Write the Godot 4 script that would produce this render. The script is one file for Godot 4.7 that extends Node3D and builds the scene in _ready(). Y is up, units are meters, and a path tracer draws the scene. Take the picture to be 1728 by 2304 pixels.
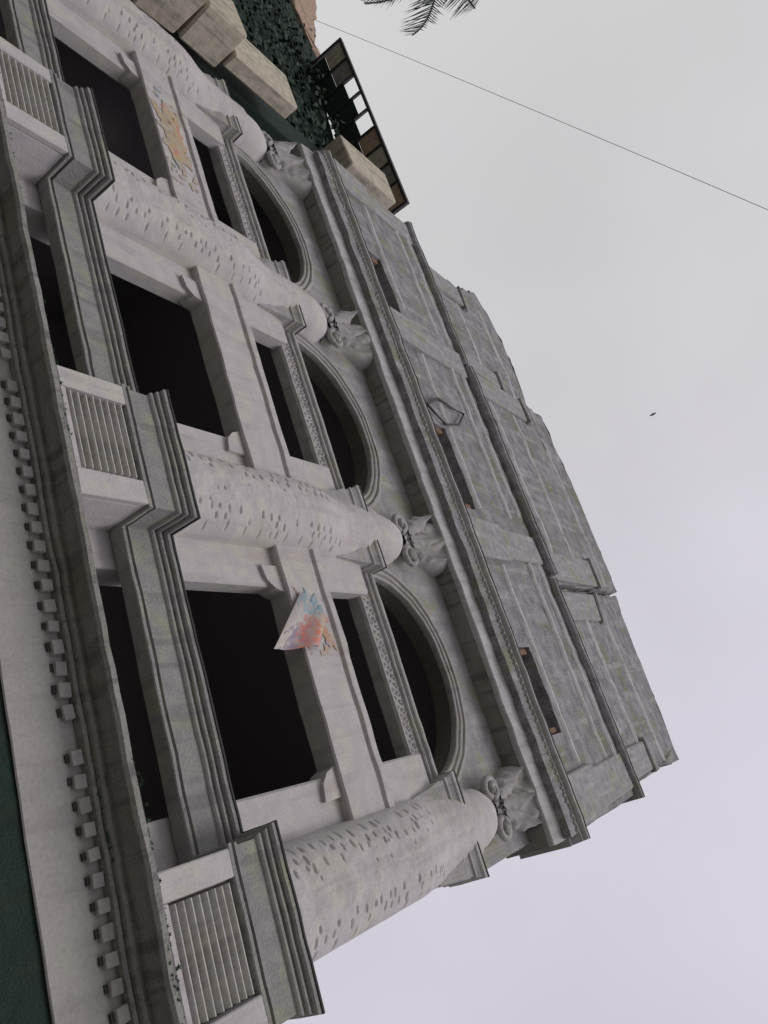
extends Node3D

# ---------------------------------------------------------------- helpers
var M := {}
var wn: FastNoiseLite
var taken := {}

func numbered(n: String) -> String:
	if not taken.has(n):
		taken[n] = 0
		return n
	taken[n] += 1
	return "%s_%03d" % [n, taken[n]]

func tag(o: Node, label: String, category := "", group := "", kind := "") -> void:
	if label: o.set_meta("label", label)
	if category: o.set_meta("category", category)
	if group: o.set_meta("group", group)
	if kind: o.set_meta("kind", kind)

func thing(n: String, label: String, category: String, at := Vector3.ZERO) -> Node3D:
	var o := Node3D.new()
	o.name = numbered(n)
	add_child(o, true)
	o.position = at
	tag(o, label, category)
	return o

func begin() -> SurfaceTool:
	var st := SurfaceTool.new()
	st.begin(Mesh.PRIMITIVE_TRIANGLES)
	st.set_smooth_group(-1)
	return st

# every corner of the ruin wanders a little, as poured and weathered concrete does
func wob(v: Vector3, amp: float) -> Vector3:
	if amp == 0.0: return v
	return v + Vector3(wn.get_noise_3d(v.x, v.y, v.z), wn.get_noise_3d(v.x + 57.0, v.y, v.z + 13.0), wn.get_noise_3d(v.x, v.y + 91.0, v.z)) * amp

func tri(st: SurfaceTool, a: Vector3, b: Vector3, c: Vector3) -> void:
	st.add_vertex(a); st.add_vertex(b); st.add_vertex(c)

func quad(st: SurfaceTool, a: Vector3, b: Vector3, c: Vector3, d: Vector3) -> void:
	tri(st, a, b, c); tri(st, a, c, d)

func done(st: SurfaceTool, n: String, mat: Material, parent: Node, origin := Vector3.ZERO) -> MeshInstance3D:
	st.generate_normals()
	var o := MeshInstance3D.new()
	o.mesh = st.commit()
	o.material_override = mat
	o.name = n
	o.position = origin
	parent.add_child(o, true)
	return o

func box(st: SurfaceTool, a: Vector3, b: Vector3, ch := 0.0, amp := 0.0) -> void:
	if ch <= 0.0:
		var p := []
		for i in 8: p.append(wob(Vector3(b.x if i & 1 else a.x, b.y if i & 2 else a.y, b.z if i & 4 else a.z), amp))
		quad(st, p[4], p[6], p[7], p[5]); quad(st, p[1], p[3], p[2], p[0])
		quad(st, p[0], p[2], p[6], p[4]); quad(st, p[5], p[7], p[3], p[1])
		quad(st, p[2], p[3], p[7], p[6]); quad(st, p[0], p[4], p[5], p[1])
		return
	# chamfered: three inset copies of every corner
	var c := (a + b) / 2.0
	var h := (b - a) / 2.0
	var P := {}
	for sx in [-1, 1]:
		for sy in [-1, 1]:
			for sz in [-1, 1]:
				var s := Vector3(sx, sy, sz)
				var q := c + h * s
				P[[s, 0]] = wob(q - Vector3(0, sy, sz) * ch, amp)
				P[[s, 1]] = wob(q - Vector3(sx, 0, sz) * ch, amp)
				P[[s, 2]] = wob(q - Vector3(sx, sy, 0) * ch, amp)
				if sx * sy * sz > 0: tri(st, P[[s, 0]], P[[s, 2]], P[[s, 1]])
				else: tri(st, P[[s, 0]], P[[s, 1]], P[[s, 2]])
	for ax in 3:
		var u: int = (ax + 1) % 3
		var w: int = (ax + 2) % 3
		for sg in [-1, 1]:
			var k := []
			for t in [[-1, -1], [1, -1], [1, 1], [-1, 1]]:
				var s := Vector3.ZERO
				s[ax] = sg; s[u] = t[0]; s[w] = t[1]
				k.append(P[[s, ax]])
			if sg > 0: quad(st, k[0], k[3], k[2], k[1])
			else: quad(st, k[0], k[1], k[2], k[3])
			var s1 := Vector3.ZERO
			for t in [-1, 1]:   # edge strips between faces ax and u
				var e0 := Vector3.ZERO; var e1 := Vector3.ZERO
				e0[ax] = sg; e0[u] = t; e0[w] = -1
				e1[ax] = sg; e1[u] = t; e1[w] = 1
				if sg * t > 0: quad(st, P[[e0, ax]], P[[e1, ax]], P[[e1, u]], P[[e0, u]])
				else: quad(st, P[[e0, ax]], P[[e0, u]], P[[e1, u]], P[[e1, ax]])

# a moulding: profile points (out, y) carried along a plan path of points (x, z), mitred; only the stretch from..to
func sweep(st: SurfaceTool, path: Array, prof: Array, from := 0, to := -1, step := 0.25, amp := 0.014, caps := true) -> void:
	if to < 0: to = path.size() - 1
	var miter := []
	for j in path.size():
		var n1 := Vector2.ZERO; var n2 := Vector2.ZERO
		if j > 0:
			var d: Vector2 = (path[j] - path[j - 1]).normalized(); n1 = Vector2(-d.y, d.x)
		if j < path.size() - 1:
			var d2: Vector2 = (path[j + 1] - path[j]).normalized(); n2 = Vector2(-d2.y, d2.x)
		if j == 0: n1 = n2
		if j == path.size() - 1: n2 = n1
		miter.append((n1 + n2) / (1.0 + n1.dot(n2)))
	var rings := []
	for j in range(from, to):
		var n: int = max(1, int(ceil(path[j].distance_to(path[j + 1]) / step)))
		for i in n + (1 if j == to - 1 else 0):
			var t := float(i) / n
			var ring := []
			for q in prof:
				var A: Vector2 = path[j] + miter[j] * q.x
				var B: Vector2 = path[j + 1] + miter[j + 1] * q.x
				var m := A.lerp(B, t)
				ring.append(wob(Vector3(m.x, q.y, m.y), amp))
			rings.append(ring)
	for r in rings.size() - 1:
		for i in prof.size() - 1:
			quad(st, rings[r][i], rings[r][i + 1], rings[r + 1][i + 1], rings[r + 1][i])
	if caps:
		var poly := PackedVector2Array()
		for q in prof: poly.append(q)
		var ix := Geometry2D.triangulate_polygon(poly)
		for e in [rings[0], rings[rings.size() - 1]]:
			for i in range(0, ix.size(), 3): tri(st, e[ix[i]], e[ix[i + 1]], e[ix[i + 2]])

func line_x(x0: float, x1: float, z := 0.0) -> Array:
	return [Vector2(x0, z), Vector2(x1, z)]

func refine(p: Array, step: float) -> PackedVector2Array:
	var o := PackedVector2Array()
	for i in p.size():
		var a: Vector2 = p[i]
		var b: Vector2 = p[(i + 1) % p.size()]
		var n: int = max(1, int(ceil(a.distance_to(b) / step)))
		for k in n: o.append(a.lerp(b, float(k) / n))
	return o

# an outline (x, y) with thickness z0 (back) .. z1 (front)
func slab(st: SurfaceTool, p: Array, z0: float, z1: float, step := 0.3, amp := 0.014, yz := false) -> void:
	var o := refine(p, step)
	var ix := Geometry2D.triangulate_polygon(o)
	var f := []; var b := []
	for q in o:
		if yz:
			f.append(wob(Vector3(z1, q.y, q.x), amp)); b.append(wob(Vector3(z0, q.y, q.x), amp))
		else:
			f.append(wob(Vector3(q.x, q.y, z1), amp)); b.append(wob(Vector3(q.x, q.y, z0), amp))
	for i in range(0, ix.size(), 3):
		tri(st, f[ix[i]], f[ix[i + 1]], f[ix[i + 2]])
		tri(st, b[ix[i]], b[ix[i + 2]], b[ix[i + 1]])
	for i in o.size():
		var j := (i + 1) % o.size()
		quad(st, f[i], b[i], b[j], f[j])

func tube(st: SurfaceTool, pts: Array, r: float, sides := 6) -> void:
	var rings := []
	for i in pts.size():
		var d: Vector3 = (pts[min(i + 1, pts.size() - 1)] - pts[max(i - 1, 0)]).normalized()
		var u := d.cross(Vector3(0.31, 0.9, 0.17)).normalized()
		var w := d.cross(u)
		var ring := []
		for k in sides:
			var t := TAU * k / sides
			ring.append(pts[i] + (u * cos(t) + w * sin(t)) * r)
		rings.append(ring)
	for i in rings.size() - 1:
		for k in sides:
			quad(st, rings[i][k], rings[i][(k + 1) % sides], rings[i + 1][(k + 1) % sides], rings[i + 1][k])

func bytes_of(seed_: int, freq: float, w: int, h: int, oct := 4) -> PackedByteArray:
	var n := FastNoiseLite.new()
	n.seed = seed_
	n.noise_type = FastNoiseLite.TYPE_SIMPLEX_SMOOTH
	n.frequency = freq
	n.fractal_octaves = oct
	var im := n.get_seamless_image(w, h)
	im.convert(Image.FORMAT_L8)
	if w != 640 or h != 640: im.resize(640, 640, Image.INTERPOLATE_CUBIC)
	return im.get_data()

var nz := {}
func stone(base: Color, blotch: Color, streak: Color, k_blotch: float, k_streak: float, k_fine: float, scale: float, rough := 0.95, bump := 1.0) -> StandardMaterial3D:
	if nz.is_empty():
		nz.big = bytes_of(3, 0.006, 640, 640, 4)
		nz.mid = bytes_of(11, 0.022, 640, 640, 5)
		nz.fine = bytes_of(23, 0.2, 640, 640, 3)
		nz.drip = bytes_of(31, 0.03, 640, 48, 4)
		var hm := Image.create_from_data(640, 640, false, Image.FORMAT_L8, nz.mid)
		var hf := Image.create_from_data(640, 640, false, Image.FORMAT_L8, nz.fine)
		var b := PackedByteArray(); b.resize(640 * 640)
		for i in b.size():
			var f: int = nz.fine[i]
			b[i] = clampi((int(nz.mid[i]) * 2 + f * 2) / 4 - (18 if f < 60 else 0), 0, 255)
		var hi := Image.create_from_data(640, 640, false, Image.FORMAT_L8, b)
		hi.convert(Image.FORMAT_RGBA8)
		hi.bump_map_to_normal_map(3.0)
		nz.normal = ImageTexture.create_from_image(hi)
	var d := PackedByteArray(); d.resize(640 * 640 * 3)
	for i in 640 * 640:
		var big: float = nz.big[i] / 255.0
		var mid: float = nz.mid[i] / 255.0
		var fine: float = nz.fine[i] / 255.0
		var drip: float = nz.drip[i] / 255.0
		var bl := smoothstep(0.5, 0.72, big * 0.6 + mid * 0.4) * k_blotch
		var sk := smoothstep(0.52, 0.74, drip * 0.75 + big * 0.25) * k_streak
		var c := base.lerp(blotch, bl).lerp(streak, sk)
		var v := 1.0 + (fine - 0.5) * k_fine + (mid - 0.5) * k_fine * 0.9
		if fine < 0.2: v *= 0.93
		c = Color(c.r * v, c.g * v, c.b * v).clamp().linear_to_srgb()
		d[i * 3] = int(c.r * 255.0); d[i * 3 + 1] = int(c.g * 255.0); d[i * 3 + 2] = int(c.b * 255.0)
	var m := StandardMaterial3D.new()
	m.albedo_texture = ImageTexture.create_from_image(Image.create_from_data(640, 640, false, Image.FORMAT_RGB8, d))
	m.roughness = rough
	m.uv1_triplanar = true
	m.uv1_world_triplanar = true
	m.uv1_scale = Vector3.ONE / scale
	m.normal_enabled = true
	m.normal_texture = nz.normal
	m.normal_scale = bump
	return m

func flat(c: Color, rough := 0.9, metal := 0.0) -> StandardMaterial3D:
	var m := StandardMaterial3D.new()
	m.albedo_color = c.linear_to_srgb()
	m.roughness = rough
	m.metallic = metal
	return m

# ---------------------------------------------------------------- scene
func _ready() -> void:
	var cam := Camera3D.new()
	cam.name = "camera"
	cam.fov = 66.56
	cam.far = 400.0
	cam.near = 0.05
	cam.transform = Transform3D(Basis(Vector3(0.30357034, 0.52856233, 0.79275905), Vector3(-0.89438187, -0.12879873, 0.42835962), Vector3(0.32852111, -0.83906659, 0.43363709)).orthonormalized(), Vector3(-0.7226, 1.6, 5.449))
	add_child(cam)
	cam.current = true
	# overcast sky: even grey, a breath of lavender towards +x
	var sky_im := Image.create(256, 128, false, Image.FORMAT_RGBA8)
	var cn := FastNoiseLite.new()
	cn.seed = 5; cn.frequency = 0.9; cn.fractal_octaves = 4
	for yy in 128:
		for xx in 256:
			var el := (0.5 - (yy + 0.5) / 128.0) * PI
			var az := ((xx + 0.5) / 256.0 - 0.5) * TAU
			var dir := Vector3(sin(az) * cos(el), sin(el), -cos(az) * cos(el))
			var t := smoothstep(-0.75, 0.3, -dir.x)
			var c := Color8(208, 208, 209).lerp(Color8(212, 208, 221), t)
			var k := 1.0 + cn.get_noise_3d(dir.x * 2.0, dir.y * 2.0, dir.z * 2.0) * 0.045
			if el < 0.0: c = Color8(120, 118, 114)
			sky_im.set_pixel(xx, yy, Color(c.r * k, c.g * k, c.b * k))
	var pm := PanoramaSkyMaterial.new()
	pm.panorama = ImageTexture.create_from_image(sky_im)
	var sky := Sky.new()
	sky.sky_material = pm
	var env := Environment.new()
	env.background_mode = Environment.BG_SKY
	env.sky = sky
	env.tonemap_mode = Environment.TONE_MAPPER_LINEAR
	env.tonemap_exposure = 1.0
	env.ambient_light_source = Environment.AMBIENT_SOURCE_SKY
	env.sdfgi_enabled = true
	env.ssao_enabled = true
	env.ssil_enabled = true
	var we := WorldEnvironment.new()
	we.name = "environment"
	we.environment = env
	add_child(we)
	var sun := DirectionalLight3D.new()
	sun.name = "sun"
	sun.light_energy = 0.41
	sun.light_color = Color(1.0, 0.975, 0.95)
	sun.light_angular_distance = 30.0
	sun.shadow_enabled = true
	sun.look_at_from_position(Vector3(4.5, 9.0, 9.0), Vector3.ZERO)
	add_child(sun)

	wn = FastNoiseLite.new()
	wn.seed = 77; wn.frequency = 1.6; wn.fractal_octaves = 3

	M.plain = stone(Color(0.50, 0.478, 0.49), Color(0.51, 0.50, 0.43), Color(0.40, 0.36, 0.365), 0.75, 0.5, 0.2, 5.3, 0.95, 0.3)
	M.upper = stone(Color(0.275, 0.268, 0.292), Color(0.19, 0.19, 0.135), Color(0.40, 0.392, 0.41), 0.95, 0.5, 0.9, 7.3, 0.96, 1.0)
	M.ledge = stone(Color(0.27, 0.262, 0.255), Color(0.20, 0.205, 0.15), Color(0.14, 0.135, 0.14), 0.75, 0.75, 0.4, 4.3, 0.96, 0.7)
	M.trim = stone(Color(0.40, 0.385, 0.395), Color(0.36, 0.36, 0.28), Color(0.24, 0.235, 0.235), 0.8, 0.5, 0.35, 4.7, 0.96, 0.6)
	M.mould = stone(Color(0.275, 0.27, 0.27), Color(0.29, 0.29, 0.21), Color(0.17, 0.165, 0.17), 0.8, 0.6, 0.35, 4.7, 0.96, 0.6)
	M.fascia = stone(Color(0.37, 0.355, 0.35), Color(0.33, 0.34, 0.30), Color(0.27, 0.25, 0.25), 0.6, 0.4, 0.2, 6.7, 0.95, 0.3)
	M.block = stone(Color(0.52, 0.485, 0.385), Color(0.50, 0.42, 0.35), Color(0.30, 0.295, 0.24), 0.8, 0.8, 0.6, 3.9, 0.95, 0.8)
	M.reed = stone(Color(0.50, 0.49, 0.48), Color(0.48, 0.47, 0.39), Color(0.33, 0.31, 0.30), 0.9, 0.6, 0.35, 2.7, 0.95, 0.4)
	M.strip = stone(Color(0.33, 0.325, 0.345), Color(0.29, 0.29, 0.21), Color(0.45, 0.44, 0.46), 0.9, 0.5, 0.6, 4.3, 0.96, 0.9)
	M.wall = stone(Color(0.33, 0.32, 0.335), Color(0.27, 0.27, 0.19), Color(0.44, 0.43, 0.43), 0.9, 0.5, 0.5, 5.7, 0.96, 0.7)
	M.frieze = stone(Color(0.52, 0.51, 0.53), Color(0.42, 0.41, 0.38), Color(0.36, 0.35, 0.36), 0.6, 0.6, 0.3, 4.1, 0.95, 0.5)
	M.dark_brown = stone(Color(0.10, 0.095, 0.075), Color(0.07, 0.068, 0.05), Color(0.14, 0.13, 0.105), 0.8, 0.6, 0.4, 3.0)  # dark olive brown for arch linings and panel backs
	M.shadow_tone = flat(Color(0.045, 0.045, 0.045))  # near-black that paints shadow lines and dark dentil undersides
	M.inner_grey = flat(Color(0.20, 0.185, 0.195))  # even grey for the insides of rooms and slots
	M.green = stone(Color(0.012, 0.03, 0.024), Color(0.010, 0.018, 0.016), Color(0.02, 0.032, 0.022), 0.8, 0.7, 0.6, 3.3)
	M.peach = stone(Color(0.46, 0.33, 0.25), Color(0.40, 0.34, 0.27), Color(0.28, 0.2, 0.16), 0.7, 0.5, 0.5, 3.1)
	M.iron = flat(Color(0.05, 0.048, 0.05), 0.6, 0.4)

	setting()
	building()
	wing()
	small_things()

func setting() -> void:
	var st := begin()
	quad(st, Vector3(-300, 0, 300), Vector3(-300, 0, -300), Vector3(300, 0, -300), Vector3(300, 0, 300))
	var g := done(st, "ground", stone(Color(0.2, 0.19, 0.17), Color(0.12, 0.14, 0.08), Color(0.25, 0.23, 0.2), 0.7, 0.3, 0.5, 5.0), self)
	tag(g, "bare trodden earth in front of the ruin", "", "", "structure")

const P := 5.0
const XL := -15.95
const XR := 0.95

func pillar_mesh(seed_: int) -> ArrayMesh:
	# half-elliptic shaft with rows of chipped pockmarks along both flanks, rounding off at the top
	var rng := RandomNumberGenerator.new()
	rng.seed = seed_
	var pocks := []
	for sg in [-1, 1]:
		for col in 22:
			for row in 3:
				if rng.randf() < 0.34: continue
				var yy := 7.95 + col * 0.172 + (row % 2) * 0.086
				pocks.append([sg * (0.30 + 0.105 * row + 0.012 * (yy - 8.0) * sg) + rng.randf_range(-0.02, 0.02), yy + rng.randf_range(-0.035, 0.035), rng.randf_range(0.026, 0.046), rng.randf_range(0.011, 0.019)])
	for i in 7: pocks.append([rng.randf_range(-0.3, 0.3), rng.randf_range(8.0, 11.5), 0.02, 0.01])
	var st := SurfaceTool.new()
	st.begin(Mesh.PRIMITIVE_TRIANGLES)
	var nx := 90
	var ny := 420
	var rows := []
	for j in ny + 1:
		var y := lerpf(7.7, 13.15, float(j) / ny)
		var near := pocks.filter(func(q): return absf(q[1] - y) < q[3] * 1.6)
		var row := []
		var flare := 1.0 + 0.10 * smoothstep(8.6, 7.8, y)
		for i in nx + 1:
			var u := (float(i) / nx * 2.0 - 1.0)
			var x := signf(u) * pow(absf(u), 0.85) * 0.62
			var r := x / 0.62
			var top := smoothstep(11.0, 12.25, y)
			var z := -0.95 + lerpf(0.52, 0.37, top) * pow(maxf(0.0, 1.0 - pow(absf(r), lerpf(2.6, 1.7, top))), lerpf(0.42, 0.8, top))
			var dent := 0.0
			for q in near:
				var dx: float = (x - q[0]) / q[2]
				var dy: float = (y - q[1]) / q[3]
				if absf(dx) < 1.6 and absf(dy) < 1.6:
					dent = maxf(dent, smoothstep(1.5, 0.7, pow(dx * dx * dx * dx + dy * dy * dy * dy, 0.25)))
			z -= dent * (0.016 + 0.02 * absf(sin(y * 37.0 + x * 11.0)))
			z += wn.get_noise_3d(x * 1.7 + seed_, y * 1.2, 3.0) * 0.02 + wn.get_noise_3d(x * 6.0 + seed_, y * 5.0, 9.0) * 0.005
			row.append(Vector3(x * flare, y, z))
		rows.append(row)
	for j in ny:
		for i in nx: quad(st, rows[j][i], rows[j + 1][i], rows[j + 1][i + 1], rows[j][i + 1])
	st.generate_normals()
	return st.commit()

func building() -> void:
	var B := thing("concrete_building", "weathered grey concrete ruin with fluted pedestals, dark arched openings and a stepped parapet", "building")
	var st := begin()
	var x0 := -26.0
	var x1 := 4.0

	# lower storey, a very dark green wall just behind the fascia face
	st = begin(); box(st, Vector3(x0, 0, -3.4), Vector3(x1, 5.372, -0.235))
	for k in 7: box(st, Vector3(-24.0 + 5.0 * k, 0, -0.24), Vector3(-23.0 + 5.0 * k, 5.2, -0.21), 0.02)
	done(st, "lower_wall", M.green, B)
	# fascia slab with its mouldings and the overhanging ledge
	st = begin()
	sweep(st, line_x(x0, x1), [Vector2(-0.4, 5.375), Vector2(-0.23, 5.37), Vector2(-0.21, 5.36), Vector2(-0.2, 5.37), Vector2(-0.2, 5.93), Vector2(-0.5, 5.93)])
	var fa := done(st, "fascia", M.fascia, B)
	st = begin()
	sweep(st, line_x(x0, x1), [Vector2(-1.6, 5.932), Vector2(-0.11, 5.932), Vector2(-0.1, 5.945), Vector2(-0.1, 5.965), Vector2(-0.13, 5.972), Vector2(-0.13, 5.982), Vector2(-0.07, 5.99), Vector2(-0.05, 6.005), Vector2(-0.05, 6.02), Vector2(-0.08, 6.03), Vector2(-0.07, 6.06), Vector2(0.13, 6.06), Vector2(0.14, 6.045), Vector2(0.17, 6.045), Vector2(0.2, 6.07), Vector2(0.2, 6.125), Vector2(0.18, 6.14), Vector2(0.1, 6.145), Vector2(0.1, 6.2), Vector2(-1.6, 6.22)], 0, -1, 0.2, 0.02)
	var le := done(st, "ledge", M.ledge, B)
	st = begin(); box(st, Vector3(-0.058, -0.045, -0.05), Vector3(0.058, 0.066, 0.025), 0.006, 0.006)
	st.generate_normals()
	st.set_material(M.fascia)
	var dm := st.commit()
	st = begin(); box(st, Vector3(-0.045, -0.075, -0.045), Vector3(0.02, -0.047, -0.012))  # added dark stub, paints the shaded underside of the dentil
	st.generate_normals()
	st.set_material(M.shadow_tone)
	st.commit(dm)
	var rng := RandomNumberGenerator.new()
	rng.seed = 9
	for i in 98:
		if i in [7, 22, 23, 41, 58, 77]: continue
		var dt := MeshInstance3D.new()
		dt.mesh = dm
		dt.name = "dentil" if i == 0 else "dentil_%03d" % i
		dt.position = Vector3(-16.6 + i * 0.19, 5.862 + rng.randf_range(-0.006, 0.006), -0.165 + rng.randf_range(-0.012, 0.008))
		dt.rotation.z = rng.randf_range(-0.09, 0.09)
		dt.scale = Vector3(rng.randf_range(0.85, 1.12), rng.randf_range(0.9, 1.08), 1.0)
		le.add_child(dt, true)

	# pedestals, each with a reeded panel, standing in front of the piers
	var cap := [Vector2(-0.16, 7.2), Vector2(0.0, 7.19), Vector2(0.03, 7.19), Vector2(0.042, 7.2), Vector2(0.042, 7.24), Vector2(-0.02, 7.25), Vector2(-0.02, 7.275), Vector2(0.036, 7.285), Vector2(0.036, 7.315), Vector2(0.012, 7.325), Vector2(0.012, 7.585), Vector2(0.032, 7.6), Vector2(0.045, 7.618), Vector2(0.045, 7.648), Vector2(-0.015, 7.655), Vector2(-0.015, 7.67), Vector2(0.052, 7.68), Vector2(0.066, 7.695), Vector2(0.066, 7.722), Vector2(0.01, 7.728), Vector2(0.01, 7.742), Vector2(0.078, 7.752), Vector2(0.1, 7.77), Vector2(0.1, 7.815), Vector2(-0.16, 7.815)]
	var lip := [Vector2(-0.16, 7.816), Vector2(0.09, 7.816), Vector2(0.112, 7.822), Vector2(0.112, 7.845), Vector2(0.09, 7.86), Vector2(-0.3, 7.87)]  # thin dark strip above cap and rail, a painted shadow line
	var path := [Vector2(-15.75, -0.1), Vector2(-14.26, -0.1), Vector2(-14.26, -0.56)]
	for k in [-2, -1]:
		path += [Vector2(k * P - 0.74, -0.56), Vector2(k * P - 0.74, -0.1), Vector2(k * P + 0.74, -0.1), Vector2(k * P + 0.74, -0.56)]
	path += [Vector2(-0.74, -0.56), Vector2(-0.74, -0.1), Vector2(0.74, -0.1), Vector2(0.74, -0.56), Vector2(0.6, -0.56)]
	path[0] = Vector2(-15.74, -0.1)
	var reed := begin()
	for s in 7:   # one reed: a half-round bar with square ends
		var a0 := PI * s / 7.0
		var a1 := PI * (s + 1) / 7.0
		var c0 := Vector2(-cos(a0) * 0.031, sin(a0) * 0.08)
		var c1 := Vector2(-cos(a1) * 0.031, sin(a1) * 0.08)
		quad(reed, Vector3(-0.45, c0.x, c0.y), Vector3(-0.45, c1.x, c1.y), Vector3(0.45, c1.x, c1.y), Vector3(0.45, c0.x, c0.y))
		for sx in [-0.45, 0.45]: tri(reed, Vector3(sx, 0, 0), Vector3(sx, c0.x, c0.y), Vector3(sx, c1.x, c1.y))
	reed.generate_normals()
	var rm := reed.commit()
	for k in [0, -1, -2, -3]:
		var x: float = k * P
		st = begin()
		box(st, Vector3(x - 0.72, 6.2, -0.78), Vector3(x + 0.72, 6.34, -0.13), 0.01, 0.01)
		box(st, Vector3(x - 0.74, 6.343, -0.79), Vector3(x + 0.74, 7.2, -0.14), 0.015, 0.012)
		# raised border round the panel
		box(st, Vector3(x - 0.745, 6.345, -0.138), Vector3(x - 0.5, 7.195, -0.05), 0.012, 0.012)
		box(st, Vector3(x + 0.46, 6.345, -0.138), Vector3(x + 0.745, 7.195, -0.05), 0.012, 0.012)
		box(st, Vector3(x - 0.498, 6.346, -0.138), Vector3(x + 0.458, 6.42, -0.057), 0.012, 0.012)
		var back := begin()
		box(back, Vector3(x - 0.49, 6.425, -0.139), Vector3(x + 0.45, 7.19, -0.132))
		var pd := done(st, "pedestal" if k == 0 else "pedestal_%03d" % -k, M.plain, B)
		done(back, "panel_back", M.dark_brown, pd)  # dark backing puts the groove shade between the reeds into its colour
		for r in 8:
			var o := MeshInstance3D.new()
			o.mesh = rm
			o.material_override = M.reed
			o.name = "reed" if r == 0 else "reed_%03d" % r
			o.position = Vector3(x - 0.02, 6.475 + r * 0.091 + rng.randf_range(-0.004, 0.004), -0.137)
			pd.add_child(o, true)
	var names := {}
	for j in path.size() - 1:
		var is_rail: bool = absf(path[j].y + 0.56) < 0.01 and absf(path[j + 1].y + 0.56) < 0.01 and path[j + 1].x - path[j].x > 1.0
		if j == path.size() - 2: continue
		if is_rail:
			st = begin(); sweep(st, path, cap, j, j + 1, 0.2, 0.012)
			var mr := done(st, "moulded_rail", M.mould, B)
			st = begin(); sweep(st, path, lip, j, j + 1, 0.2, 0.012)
			done(st, "shadow_line", M.shadow_tone, mr)
		elif path[j + 1].y == path[j].y:
			st = begin(); sweep(st, path, cap, max(j - 1, 0), j + 2, 0.2, 0.012)
			var pc := done(st, "pedestal_cap", M.mould, B)
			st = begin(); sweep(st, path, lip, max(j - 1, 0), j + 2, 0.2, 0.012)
			done(st, "shadow_line", M.shadow_tone, pc)
	# piers behind pedestals and pillars
	for k in [0, -1, -2, -3]:
		var x: float = k * P
		var xa := x - 1.19
		var xb := x + 1.19
		if k == 0: xb = 0.56
		if k == -3: xa = x - 0.62
		st = begin()
		box(st, Vector3(xa, 6.2, -1.2), Vector3(xb, 7.62, -0.75), 0.012, 0.012)
		box(st, Vector3(xa, 7.622, -1.2), Vector3(xb, 12.42, -0.885), 0.03, 0.02)
		done(st, "pier", M.plain, B)
	var pm := [pillar_mesh(4), pillar_mesh(8)]
	for k in [0, -1, -2, -3]:
		var o := MeshInstance3D.new()
		o.mesh = pm[-k % 2]
		o.material_override = M.plain
		o.name = "pillar"
		o.position = Vector3(k * P, 0, 0)
		B.add_child(o, true)
	# spandrel beams, corner brackets beneath them, carved transoms, arched wall
	for b in 3:
		var xc := -2.5 - P * b
		st = begin()
		sweep(st, line_x(xc - 2.2, xc + 2.2), [Vector2(-1.1, 10.1), Vector2(-0.775, 10.1), Vector2(-0.75, 10.12), Vector2(-0.75, 10.86), Vector2(-0.775, 10.88), Vector2(-0.775, 10.92), Vector2(-0.725, 10.94), Vector2(-0.72, 10.96), Vector2(-0.72, 11.07), Vector2(-0.74, 11.1), Vector2(-1.1, 11.1)], 0, -1, 0.2, 0.02)
		var bm := done(st, "spandrel_beam", M.plain, B)
		for s in [-1, 1]:
			st = begin()
			var pr := []
			for a in 8: pr.append(Vector2(-0.8 - 0.2 * sin(PI / 2 * a / 7.0) - 0.02, 9.78 + 0.32 * (1.0 - cos(PI / 2 * a / 7.0))))
			var xs: float = xc + s * 1.3
			slab(st, [Vector2(xs - s * 0.1, 10.1), Vector2(xs - s * 0.04, 9.93), Vector2(xs + s * 0.08, 9.8), Vector2(xs + s * 0.3, 9.76), Vector2(xs + s * 0.3, 10.1)], -1.1, -0.82, 0.1, 0.012)
			done(st, "corner_bracket", M.plain, B)
		st = begin()
		sweep(st, line_x(xc - 1.9, xc + 1.9), [Vector2(-1.25, 12.3), Vector2(-1.05, 12.3), Vector2(-1.0, 12.33), Vector2(-1.0, 12.37), Vector2(-1.04, 12.38), Vector2(-1.04, 12.66), Vector2(-1.0, 12.67), Vector2(-0.985, 12.69), Vector2(-0.985, 12.72), Vector2(-1.01, 12.73), Vector2(-0.95, 12.76), Vector2(-0.94, 12.78), Vector2(-0.94, 12.83), Vector2(-1.25, 12.84)], 0, -1, 0.2, 0.014)
		var tr := done(st, "transom", M.trim, B)
		st = begin()   # carved leaf frieze on the transom
		for i in 27:
			var lx := xc - 1.82 + i * 0.14
			for q in [[0.0, 12.45, 0.05], [0.05, 12.56, 0.042], [-0.045, 12.6, 0.036]]:
				var c := Vector3(lx + q[0], q[1] + rng.randf_range(-0.012, 0.012), -1.035)
				var rr: float = q[2] * rng.randf_range(0.75, 1.15)
				var tip := c + Vector3(0, 0, 0.04)
				for t in 6:
					var e0 := c + Vector3(cos(t * TAU / 6) * rr, sin(t * TAU / 6) * rr * 1.2, 0)
					var e1 := c + Vector3(cos((t + 1) * TAU / 6) * rr, sin((t + 1) * TAU / 6) * rr * 1.2, 0)
					tri(st, e0, tip, e1)
		var orn := done(st, "carved_leaves", M.trim, tr)
		orn.set_meta("kind", "stuff")
		# wall above the transom with the arch cut out of it
		var wl := xc - 2.5
		var wr := xc + 2.5
		if b == 0: wr = XR - 0.15
		if b == 2: wl = XL
		var outline := [Vector2(wl, 12.85), Vector2(xc - 1.75, 12.85)]
		for i in range(1, 24):
			var a := PI - PI * i / 24.0
			outline.append(Vector2(xc + cos(a) * 1.75, 12.95 + sin(a) * 1.62))
		outline += [Vector2(xc + 1.75, 12.85), Vector2(wr, 12.85), Vector2(wr, 15.63), Vector2(wl, 15.63)]
		st = begin(); slab(st, outline, -1.22, -1.15, 0.4, 0.014)
		var aw := done(st, "arch_wall", M.wall, B)
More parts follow.
